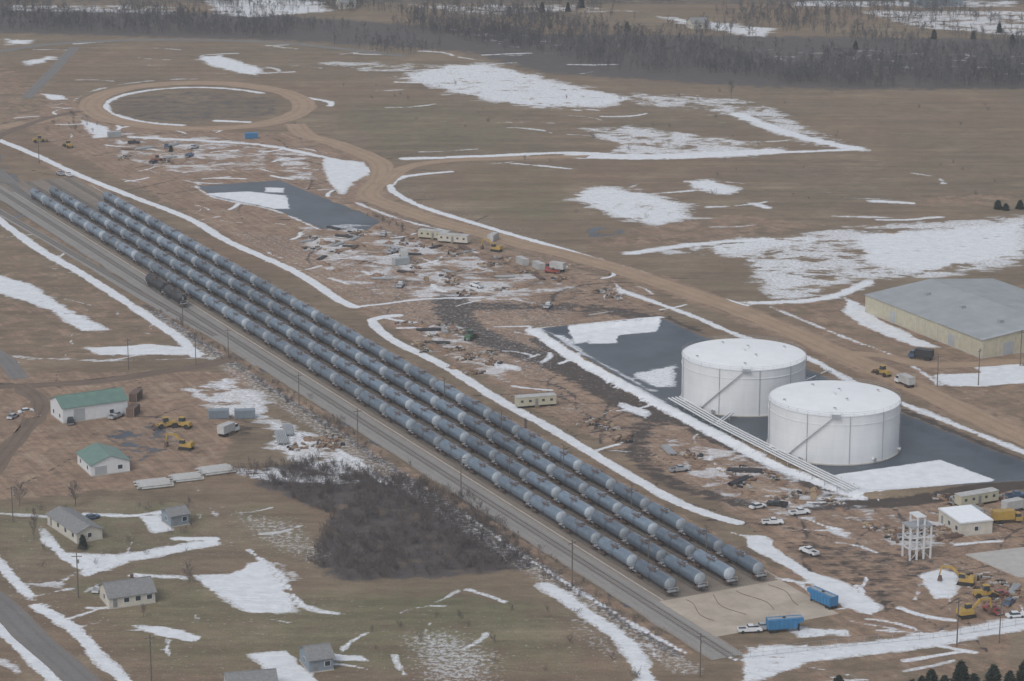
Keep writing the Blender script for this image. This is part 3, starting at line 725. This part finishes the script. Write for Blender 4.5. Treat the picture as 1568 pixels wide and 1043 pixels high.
def fractank(c):
    mb=MB(); mb.box(-4.0,3.0,-1.25,1.25,.9,3.2,c)
    mb.add([(3.0,-1.25,1.9),(3.0,1.25,1.9),(4.4,-1.25,2.4),(4.4,1.25,2.4),(3.0,-1.25,3.2),(3.0,1.25,3.2),(4.4,-1.25,3.2),(4.4,1.25,3.2)],[(0,1,3,2),(2,3,7,6),(4,6,7,5),(0,2,6,4),(1,5,7,3)],c)
    for i in range(7):
        x=-3.8+i*1.1
        for y in(-1.35,1.25): mb.box(x,x+.12,y,y+.1,.9,3.2,c)
    mb.box(-3.9,4.2,-.5,.5,3.2,3.26,'steel')
    for x in(-3.5,-1,1.5,4): mb.cyl((x,.6,3.2),(x,.6,4.2),.03,seg=4)
    mb.cyl((-3.5,.6,4.2),(4,.6,4.2),.03,seg=4); mb.cyl((0,0,3.2),(0,0,3.5),.4,seg=10,k='black')
    mb.box(-3.9,-1.8,-1.1,1.1,.5,.9,'black'); wheels(mb,(-3.4,-2.4),1.0,.5); mb.box(3.4,3.6,-.8,.8,0,2.1,'black'); return mb.mesh('frac_tank')
def excavator(c):
    mb=MB()
    for y in(-1.3,.7): 
        mb.box(-2,2,y,y+.6,.1,.9,'rubber',.35)
    mb.box(-.8,.8,-.7,.7,.5,1.0,'black'); mb.box(-2.2,1.4,-1.35,1.35,1.0,1.9,c,.05,.05); mb.box(-2.2,-.8,-1.3,1.3,1.9,2.3,c,.15,.1)
    mb.box(.0,1.5,.3,1.3,1.9,2.9,'glass',.12,.05); mb.box(.05,1.4,.3,1.25,2.9,2.98,c)
    def beam(p,q,w0,w1):
        p=Vector(p);q=Vector(q);d=(q-p).normalized();up=Vector((-d.z,0,d.x)); ys=Vector((0,.2,0)); vs=[]
        for pt,ww in((p,w0),(q,w1)): vs+=[pt-up*ww-ys,pt-up*ww+ys,pt+up*ww+ys,pt+up*ww-ys]
        mb.add(vs,[(0,1,2,3),(4,7,6,5),(0,4,5,1),(1,5,6,2),(2,6,7,3),(3,7,4,0)],c)
    beam((1.2,-.2,1.7),(3.4,-.2,4.0),.25,.3); beam((3.4,-.2,4.0),(5.6,-.2,3.9),.3,.2); beam((5.8,-.2,4.1),(6.4,-.2,1.6),.22,.15)
    mb.cyl((1.6,-.2,1.4),(3.2,-.2,3.4),.1,seg=6); mb.cyl((4,-.2,4.3),(5.5,-.2,4.4),.09,seg=6)
    mb.box(5.7,6.8,-.75,.35,.3,1.4,'rust',.25); return mb.mesh('excavator')
def loader(c):
    mb=MB(); mb.box(-2.8,.2,-.9,.9,.9,2.0,c,.1,.1); mb.box(-.6,1.0,-.75,.75,1.9,3.1,'glass',.15,.08); mb.box(-.65,1.05,-.8,.8,3.1,3.2,c); mb.box(.2,2.2,-.6,.6,.8,1.5,c,.1,.05)
    for y in(-.7,.7): mb.cyl((1.4,y,1.6),(3.4,y,.8),.15,seg=6,k=c)
    mb.add([(3.3,-1.4,.2),(3.3,1.4,.2),(4.4,-1.4,.1),(4.4,1.4,.1),(3.3,-1.4,1.3),(3.3,1.4,1.3)],[(0,1,3,2),(0,4,5,1),(0,2,4),(1,5,3)],'rust')
    wheels(mb,(-1.9,1.7),1.05,.75)
    return mb.mesh('wheel_loader')
def trailer(c):
    mb=MB(); mb.box(-6,6,-1.5,1.5,.7,3.3,c); mb.box(-6.1,6.1,-1.6,1.6,3.3,3.42,'dullwhite'); mb.box(-5.8,5.8,-1.2,1.2,.3,.7,'black')
    for x in(-4.5,-2,2,4.5): 
        for y in(-1.54,1.5): mb.box(x-.4,x+.4,y,y+.04,1.8,2.5,'glass')
    mb.box(-.45,.45,-1.55,-1.5,.75,2.8,'shingle'); mb.box(-.6,.6,-2.4,-1.6,0,.7,'wood'); wheels(mb,(-1,.2),1.2,.4); return mb.mesh('office_trailer')
def container(c):
    mb=MB(); mb.box(-3,3,-1.2,1.2,.1,2.6,c)
    for i in range(19):
        x=-2.9+i*.31
        for y in(-1.27,1.2): mb.box(x,x+.16,y,y+.07,.2,2.5,c)
    for x in(-3.02,2.94):
        for y in(-1.22,1.14): mb.box(x,x+.1,y,y+.1,0,2.65,'steel')
    return mb.mesh('shipping_container')
def pipes(c,n_=7,r=.2):
    mb=MB()
    for row in range(2):
        for i in range(n_-row): mb.cyl((-5+random.uniform(-.8,.8),(i-(n_-row)/2)*2.05*r,r+row*r*1.75+.15),(5+random.uniform(-.8,.8),(i-(n_-row)/2)*2.05*r,r+row*r*1.75+.15),r,seg=8,k=c)
    for x in(-3.5,0,3.5): mb.box(x-.15,x+.15,-1.8,1.8,0,.14,'wood')
    return mb.mesh('pipe_stack')
def lumber(seed):
    mb=MB(); g=random.Random(seed)
    for i in range(20):
        x=g.uniform(-5,5);y=g.uniform(-3.5,3.5);mb.M=Matrix.Translation((x,y,0))@Matrix.Rotation(g.uniform(-1,1),4,'Z'); h=g.uniform(.25,.9); k=g.choice(['lumber','wood','greyroof','wood','rust','rust','black','dullwhite','earth']); l=g.uniform(.4,1.3);w_=g.uniform(.15,.5); mb.box(-l,l,-w_,w_,.1,h,k); mb.box(-l*.9,-l*.9+.2,-w_,w_,0,.1,'wood')
    return mb.mesh('material_stack')
def debris(seed,c='earth'):
    g=random.Random(seed); mb=MB(); nr=6;ns=14; vs=[];
    for j in range(nr):
        for i in range(ns):
            r=(j/(nr-1))*2.6*(1+g.uniform(-.18,.18)); a=2*math.pi*i/ns; vs.append((r*math.cos(a)*1.3,r*math.sin(a),max(-.1,1.1*(1-j/(nr-1))**1.2+g.uniform(-.2,.2)*(j<nr-1)-.05*(j==nr-1))))
    fs=[(j*ns+i,(j+1)*ns+i,(j+1)*ns+(i+1)%ns,j*ns+(i+1)%ns) for j in range(nr-1) for i in range(ns)]
    mb.add(vs,fs,c)
    for _ in range(16):
        a=g.uniform(0,6.28);r=g.uniform(.5,3.4); p=Vector((r*math.cos(a)*1.3,r*math.sin(a),g.uniform(.1,.6))); q=p+Vector((g.uniform(-1.2,1.2),g.uniform(-1.2,1.2),g.uniform(-.1,.3))); mb.cyl(p,q,.1,seg=4,k=g.choice(['wood','rust','steel','lumber']))
    return mb.mesh('spoil_heap')
def spool():
    mb=MB()
    for y in(-.6,.5): mb.cyl((0,y,1.1),(0,y+.1,1.1),1.1,seg=16,k='lumber')
    mb.cyl((0,-.5,1.1),(0,.5,1.1),.7,seg=12,k='black'); return mb.mesh('cable_spool')
PU={c:pickup(c) for c in('white','silver','red','dkblue','black')}
CA={c:sedan(c) for c in('white','silver','red','dkblue')}
FT=fractank('blue'); EX=excavator('yellow'); LO=loader('yellow'); LG=loader('green'); LB=loader('orange'); TRW=trailer('beige'); TRB=trailer('tan')
CN={c:container(c) for c in('blue','rust','dullwhite','green','greyroof','bluegrey')}
PI={c:pipes(c) for c in('steel','greyroof','rust','black')}; LU=[lumber(i) for i in range(4)]; DB=[debris(i) for i in range(4)]; SPL=spool(); BX=boxtruck('white','dullwhite'); BX2=boxtruck('yellow','yellow'); BX3=boxtruck('dkblue','black'); BXR=boxtruck('red','dullwhite')
PB=pipes('dullwhite',12,.3)
ty=math.degrees(TYAW)
for nm,me,u,v,yw in [
 ('frac_tank',FT,1260,926,ty+8),('frac_tank',FT,1200,966,12),('pickup_truck',PU['white'],1148,968,8),('pickup_truck',PU['silver'],1168,965,190),
 ('pickup_truck',PU['white'],1183,803,5),('pickup_truck',PU['white'],1224,788,20),('pickup_truck',PU['white'],1239,848,ty+10),
 ('pickup_truck',PU['white'],112,643,20),('pickup_truck',PU['silver'],178,640,60),('pickup_truck',PU['black'],108,648,100),
 ('wheel_loader',LO,280,655,150),('wheel_loader',LO,255,655,200),('excavator',EX,285,688,160),
 ('shipping_container',CN['rust'],204,635,80),('shipping_container',CN['rust'],208,612,80),
 ('excavator',EX,1478,895,160),('excavator',EX,1480,945,20),('wheel_loader',LO,1508,915,10),
 ('parked_car',CA['red'],1530,912,30),('parked_car',CA['dkblue'],1545,925,60),('parked_car',CA['white'],1555,945,10),('pickup_truck',PU['red'],1520,938,120),('box_truck',BX2,1542,800,10),('box_truck',BX,1555,783,30),
 ('office_trailer',TRB,1495,772,ty-90),('pickup_truck',PU['dkblue'],1555,762,20),
 ('box_truck',BX,1385,590,ty),('box_truck',BX3,1410,550,150),('wheel_loader',LO,1352,575,120),
 ('office_trailer',TRB,820,622,15),('office_trailer',TRB,665,366,-20),('office_trailer',TRW,695,372,-20),('box_truck',BX,618,395,100),('shipping_container',CN['greyroof'],614,405,30),
 ('shipping_container',CN['dullwhite'],800,405,ty),('shipping_container',CN['dullwhite'],825,412,ty),('box_truck',BXR,850,415,150),('pickup_truck',PU['red'],845,418,150),('shipping_container',CN['dullwhite'],755,368,70),
 ('shipping_container',CN['bluegrey'],335,640,5),('shipping_container',CN['bluegrey'],375,640,5),('box_truck',BX,350,665,60),
 ('wheel_loader',LO,60,218,20),('wheel_loader',LO,105,226,120),('wheel_loader',LB,240,248,20),('shipping_container',CN['blue'],385,212,10),
 ('pickup_truck',PU['dkblue'],255,226,100),('pickup_truck',PU['black'],205,220,10),('pickup_truck',PU['black'],235,250,70),('pickup_truck',PU['dkblue'],290,240,70),('pickup_truck',PU['white'],730,440,130),('excavator',EX,760,385,150),
 ('wheel_loader',LG,720,520,70),('pickup_truck',PU['silver'],1465,770,100),('pickup_truck',PU['white'],105,270,ty),('pickup_truck',PU['silver'],92,268,ty),
 ('shipping_container',CN['greyroof'],175,210,20),('parked_car',CA['white'],1160,778,30),('pickup_truck',PU['black'],1190,775,160),('pickup_truck',PU['silver'],1040,722,20),
 ('parked_car',CA['silver'],150,905,80),('parked_car',CA['dkblue'],140,795,40),('parked_car',CA['white'],40,632,30),('parked_car',CA['silver'],20,640,70)]:
    put(nm,me,u,v,yw)
g=random.Random(11)
kinds=[('pipe_stack',PI['steel']),('pipe_stack',PI['greyroof']),('pipe_stack',PI['rust'])]+[('material_stack',m_) for m_ in LU]*3+[('spoil_heap',DB[i]) for i in range(4)]*2+[('cable_spool',SPL),('pickup_truck',PU['silver']),('pipe_stack',PI['black'])]
for pol,cnt in (([(450,350),(560,345),(640,400),(760,440),(700,455),(580,440),(480,400)],46),([(560,345),(700,375),(880,430),(760,445),(640,400)],32),([(600,490),(720,500),(770,560),(700,580)],24),
                ([(1020,690),(1180,720),(1340,785),(1300,790),(1100,745)],22),([(1330,800),(1460,810),(1470,835),(1350,830)],14),([(180,215),(300,222),(290,255),(190,250)],12),([(860,630),(960,680),(980,670),(900,640)],6),([(1470,880),(1560,890),(1560,930),(1480,940)],10),([(1420,760),(1568,765),(1568,790),(1520,800)],8),([(430,655),(500,660),(520,690),(420,690)],10),([(30,620),(60,625),(60,640),(30,645)],4),([(760,470),(900,430),(1000,450),(860,480)],8)):
    for x,y in scatter(pol,cnt,g):
        nm,me=g.choice(kinds); obj(nm,me,x,y,0,g.uniform(0,6.28),g.uniform(.55,.9) if nm not in('pickup_truck','shipping_container') else 1)
put('pipe_stack',PB,235,743,20,.9); put('pipe_stack',PB,330,722,24,.9); put('pipe_stack',PB,285,733,20,.8);put('pipe_stack',PI['steel'],430,672,100,1.2);put('pipe_stack',PI['steel'],440,660,100,1.0)
mb=MB()
for x in(-3,-1,1,3):
    for y in(-2,2): mb.box(x-.2,x+.2,y-.2,y+.2,0,11.5 if abs(x)==1 else 9,'white')
for z in(3,6,9): 
    mb.box(-3.2,3.2,-2.1,-1.9,z-.15,z+.15,'white'); mb.box(-3.2,3.2,1.9,2.1,z-.15,z+.15,'white')
    for x in(-3,-1,1,3): mb.box(x-.1,x+.1,-1.9,1.9,z-.12,z+.12,'white')
mb.box(-3.4,3.4,-2.4,2.4,9.2,9.3,'steel'); mb.box(-1.3,1.3,-2.3,2.3,11.5,11.8,'white')
for s_ in(-1,1):
    mb.cyl((-3*s_,-2,0),(3*s_,-2,6),.08,seg=4,k='white'); mb.cyl((-3,2*s_,6),(3,2*s_,9),.08,seg=4,k='white')
LT=mb.mesh('loading_tower'); put('loading_tower',LT,1403,853,20,.95)
mb=MB(); q=[W(1478,850),W(1600,835),W(1600,885),W(1560,885)]
mb.add([(*p,.25) for p in q]+[(*p,-.1) for p in q],[(3,2,1,0),(0,4,5,1)[::-1],(3,7,4,0)[::-1],(2,6,7,3)[::-1],(1,5,6,2)[::-1]],'conc'); obj('concrete_slab',mb.mesh('concrete_slab'))
def pole(h=11,arm=True,lamp=False,k='pole'):
    mb=MB(); mb.cyl((0,0,-.3),(0,0,h),.17,.11,seg=8,k=k)
    if arm:
        mb.box(-1.2,1.2,-.07,.07,h-.9,h-.75,'pole')
        for x in(-1.1,-.4,.4,1.1): mb.cyl((x,0,h-.75),(x,0,h-.5),.05,seg=6,k='steel')
        mb.cyl((.3,.25,h-2.6),(.3,.25,h-1.7),.22,seg=8,k='steel')
    if lamp:
        mb.box(-.9,.9,-.08,.08,h-.1,h,'pole'); mb.box(-1,-.5,-.2,.2,h-.05,h+.12,'pole'); mb.box(.5,1,-.2,.2,h-.05,h+.12,'pole')
    return mb.mesh('utility_pole' if arm else 'light_mast')
UP=pole(); LM=pole(9,False,True,'pole')
UPs=[(197,566),(350,549),(458,622),(548,688),(706,760),(876,898),(1072,1036),(120,915),(232,1045),(20,800),(1498,590),(1435,592),(1562,560),(280,500),(1465,990),(1530,985),(60,250),(300,560)]
for u,v in UPs: put('utility_pole',UP,u,v,g.uniform(-20,60),g.uniform(.85,1.1))
for a0,k in((20,2.5),(58,2.5),(96,2.5),(134,2.5),(172,2.5),(20,.5),(96,.5)):
    p=T(a0,k*SP); obj('light_mast',LM,p[0],p[1],0,TYAW,1.0)
def fence(pts,h=2.1):
    P=crom([W(*p) for p in pts],3.0); mb=MB()
    for i in range(len(P)):
        mb.cyl((P[i][0],P[i][1],-.1),(P[i][0],P[i][1],h),.05,seg=4,k='steel')
        if i:
            for z in(.15,h*.5,h): mb.cyl((P[i-1][0],P[i-1][1],z),(P[i][0],P[i][1],z),.03,seg=4,k='steel',caps=False)
    obj('chain_link_fence',mb.mesh('chain_link_fence'))
fence([(1120,1010),(1300,990),(1450,975),(1600,950)])
# ------------------------------------------------------------------ trees
def tube(V_,F_,p,q,r0,r1,seg=3):
    d=q-p; d=d/(np.linalg.norm(d)+1e-9); a=np.cross(d,[0.3,.9,.1]); a/=np.linalg.norm(a); b=np.cross(d,a); o=len(V_)
    for pt,r in((p,r0),(q,r1)):
        for i in range(seg): t=2*math.pi*i/seg; V_.append(pt+a*math.cos(t)*r+b*math.sin(t)*r)
    for i in range(seg):
        j=(i+1)%seg; F_.append((o+i,o+j,o+seg+j)); F_.append((o+i,o+seg+j,o+seg+i))
def bare(seed,h,spread=.4,nl=12,nt=8,tw=.05,trunk=True):
    r=np.random.default_rng(seed); V_=[];F_=[]; z=np.array
    top=z([r.normal(0,.03)*h,r.normal(0,.03)*h,h*.85]); base=z([0,0,-.2])
    if trunk: tube(V_,F_,base,top*.5,h*.016,h*.01,5); tube(V_,F_,top*.5,top,h*.01,h*.003,4)
    for i in range(nl):
        t=r.uniform(.2,.95) if trunk else 0; p=top*t if trunk else z([r.normal(0,.1)*h,r.normal(0,.1)*h,0]); a=r.uniform(0,6.28); el=r.uniform(.5,1.2) if trunk else r.uniform(.9,1.45); L=h*spread*r.uniform(.5,1)*(1.25-.7*t if trunk else 2)
        d=z([math.cos(a)*math.cos(el),math.sin(a)*math.cos(el),math.sin(el)]); q=p+d*L*.55; d2=d+r.normal(0,.25,3)+z([0,0,.15]); d2/=np.linalg.norm(d2); e=q+d2*L*.45
        tube(V_,F_,p,q,h*.006,h*.004); tube(V_,F_,q,e,h*.004,h*.0015)
        for j in range(nt):
            s=r.uniform(.2,1); b0=p+(q-p)*min(1,s/.55) if s<.55 else q+(e-q)*((s-.55)/.45)
            dd=d+r.normal(0,.55,3)+z([0,0,.3]); dd/=np.linalg.norm(dd); l=L*r.uniform(.25,.5); t1=b0+dd*l; sd=np.cross(dd,r.normal(0,1,3)); sd/=np.linalg.norm(sd)
            o=len(V_); V_+= [b0-sd*tw,b0+sd*tw,t1]; F_.append((o,o+1,o+2))
            for k in range(2):
                b1=b0+(t1-b0)*r.uniform(.3,.8); d3=dd+r.normal(0,.6,3); d3/=np.linalg.norm(d3); o=len(V_); V_+=[b1-sd*tw*.7,b1+sd*tw*.7,b1+d3*l*.5]; F_.append((o,o+1,o+2))
    return np.array(V_),np.array(F_)
def evergreen(seed,h,R):
    r=np.random.default_rng(seed); V_=[];F_=[]; tube(V_,F_,np.array([0,0,-.2]),np.array([0,0,h*.95]),h*.02,h*.004,5)
    for i in range(3000):
        t=r.random()**1.1; zz=h*(.04+.96*t); a=r.uniform(0,6.28); lob=1+.25*math.sin(a*3+seed+zz)+.2*math.sin(a*5+zz*2)+.18*math.sin(zz*4)
        rr=R*(1-t)**.5*lob*math.sqrt(r.uniform(.2,1))+.05; c=np.array([math.cos(a)*rr,math.sin(a)*rr,zz-rr*.12])
        sz=.2+.02*h*r.random(); p=[c+r.normal(0,sz,3)*[1,1,.7] for _ in range(3)]; o=len(V_); V_+=p; F_.append((o,o+1,o+2))
    return np.array(V_),np.array(F_)
def mass(name,protos,pts,mat,smin,smax,seed=5):
    r=np.random.default_rng(seed); VV=[];FF=[];o=0
    for x,y in pts:
        V_,F_=protos[r.integers(len(protos))]; a=r.uniform(0,6.28); s=r.uniform(smin,smax); c,s_=math.cos(a)*s,math.sin(a)*s
        q=np.stack([V_[:,0]*c-V_[:,1]*s_+x,V_[:,0]*s_+V_[:,1]*c+y,V_[:,2]*s*r.uniform(.85,1.15)],1); VV.append(q); FF.append(F_+o); o+=len(V_)
    return obj(name,npmesh(name,np.concatenate(VV),np.concatenate(FF),mat))
far=[bare(i,8.5,.46,11,6,.09) for i in range(6)]
shr=[bare(50+i,3.2,.4,9,5,.045,False) for i in range(6)]
def clump(x,y): return math.sin(x*.031+math.sin(y*.017)*2)+math.sin(y*.025+math.sin(x*.023)*2.2)+.6*math.sin(x*.09+y*.06)
def jit(poly_,n_,cl=None):
    out=[]
    while len(out)<n_:
        for p in scatter(poly_,n_,g):
            if cl is None or clump(*p)>cl+g.gauss(0,.5): out.append(p)
    return out[:n_]
pts=jit([(-80,22),(300,20),(520,40),(700,35),(830,55),(830,80),(600,84),(420,58),(-80,44)],1000,-.9)
pts+=jit([(600,18),(900,22),(1000,60),(1300,75),(1640,78),(1640,138),(1290,134),(1200,128),(1080,112),(900,114),(820,104),(700,84)],1900,-.8)
pts+=jit([(1050,100),(1640,105),(1640,138),(1290,134),(1200,128),(1080,112)],300)
pts+=jit([(-100,-60),(1700,-60),(1700,4),(900,6),(-100,10)],1400,-.3)
pts+=jit([(600,0),(1640,0),(1640,80),(1000,60)],1000,0)+jit([(-80,5),(600,0),(600,20),(-80,22)],400,0)
mass('distant_woods',far,pts,M['twig'],.45,.95)
pts=jit([(455,712),(620,732),(720,760),(790,825),(820,872),(700,880),(520,890),(470,860),(510,790),(400,742)],850)
pts+=jit([(330,725),(480,700),(620,735),(500,760)],120)
mass('brush_thicket',shr,pts,M['shrub'],.55,1.25)
pts=[T(g.uniform(-20,TL*.6),-17+g.gauss(0,2.2)) for _ in range(260)]+jit([(620,735),(800,850),(900,920),(840,890),(700,790)],60)
mass('ditch_brush',shr,pts,M['shrub'],.3,.8)
pts=jit([(40,780),(320,760),(350,850),(60,870)],25)+jit([(380,1000),(900,900),(980,1040)],20)+jit([(100,170),(160,190),(150,210),(60,200)],20)+jit([(560,330),(640,340),(600,370)],20)+jit([(500,120),(1568,140),(1568,300),(900,340)],60)
mass('scrub',shr,pts,M['shrub'],.4,1.1)
mid=[bare(20+i,9,.45,22,12,.05) for i in range(3)]
TM=[npmesh('bare_tree',v_,f_,M['bark']) for v_,f_ in mid]
for i,(u,v,s) in enumerate([(116,775,.85),(52,825,.7),(290,892,.6),(690,845,.7),(1120,152,1.1),(30,775,.8),(590,850,.6),(660,800,.6),(560,795,.6),(145,720,.5),(545,745,.5),(740,830,.5),(220,945,.4)]):
    put('bare_tree',TM[i%3],u,v,g.uniform(0,360),s)
ev=[evergreen(i,8,2.4) for i in range(3)]; EM=[npmesh('evergreen_tree',v_,f_,M['needle']) for v_,f_ in ev]
for i,(u,v,s) in enumerate([(1283,1078,.8),(1410,1076,.75),(1425,1074,.9),(1470,1064,.95),(1490,1072,.75),(1520,1064,.85),(1545,1068,.75),(1568,1060,.9),(1395,1085,.8),(1445,1078,.8),(127,840,.45),
   (1528,320,(.7,.7,.45)),(1540,322,(.6,.6,.35)),(1562,320,(.7,.7,.45)),(262,232,.35),(890,12,.9),(870,18,.7),(1310,76,.6),(1430,60,.7),(960,48,.7),(1550,68,.7),(1530,50,.7),(1490,60,.6),(830,20,.8),(780,24,.7)]):
    put('evergreen_tree',EM[i%3],u,v,g.uniform(0,360),s)
# ------------------------------------------------------------------ thin winter haze (real participating air over the whole site)
hm=bpy.data.materials.new('haze'); hm.use_nodes=True; t=hm.node_tree; t.nodes.clear()
ou=t.nodes.new('ShaderNodeOutputMaterial'); vs=t.nodes.new('ShaderNodeVolumeScatter'); vs.inputs['Density'].default_value=1.2e-4; vs.inputs['Color'].default_value=(.93,.96,1,1); vs.inputs['Anisotropy'].default_value=.1
t.links.new(vs.outputs[0],ou.inputs['Volume'])
mb=MB(); M['haze']=hm; mb.box(-3000,3000,-1500,4500,-2,320,'haze'); obj('haze',mb.mesh('haze'))
print('objects',len(bpy.data.objects))
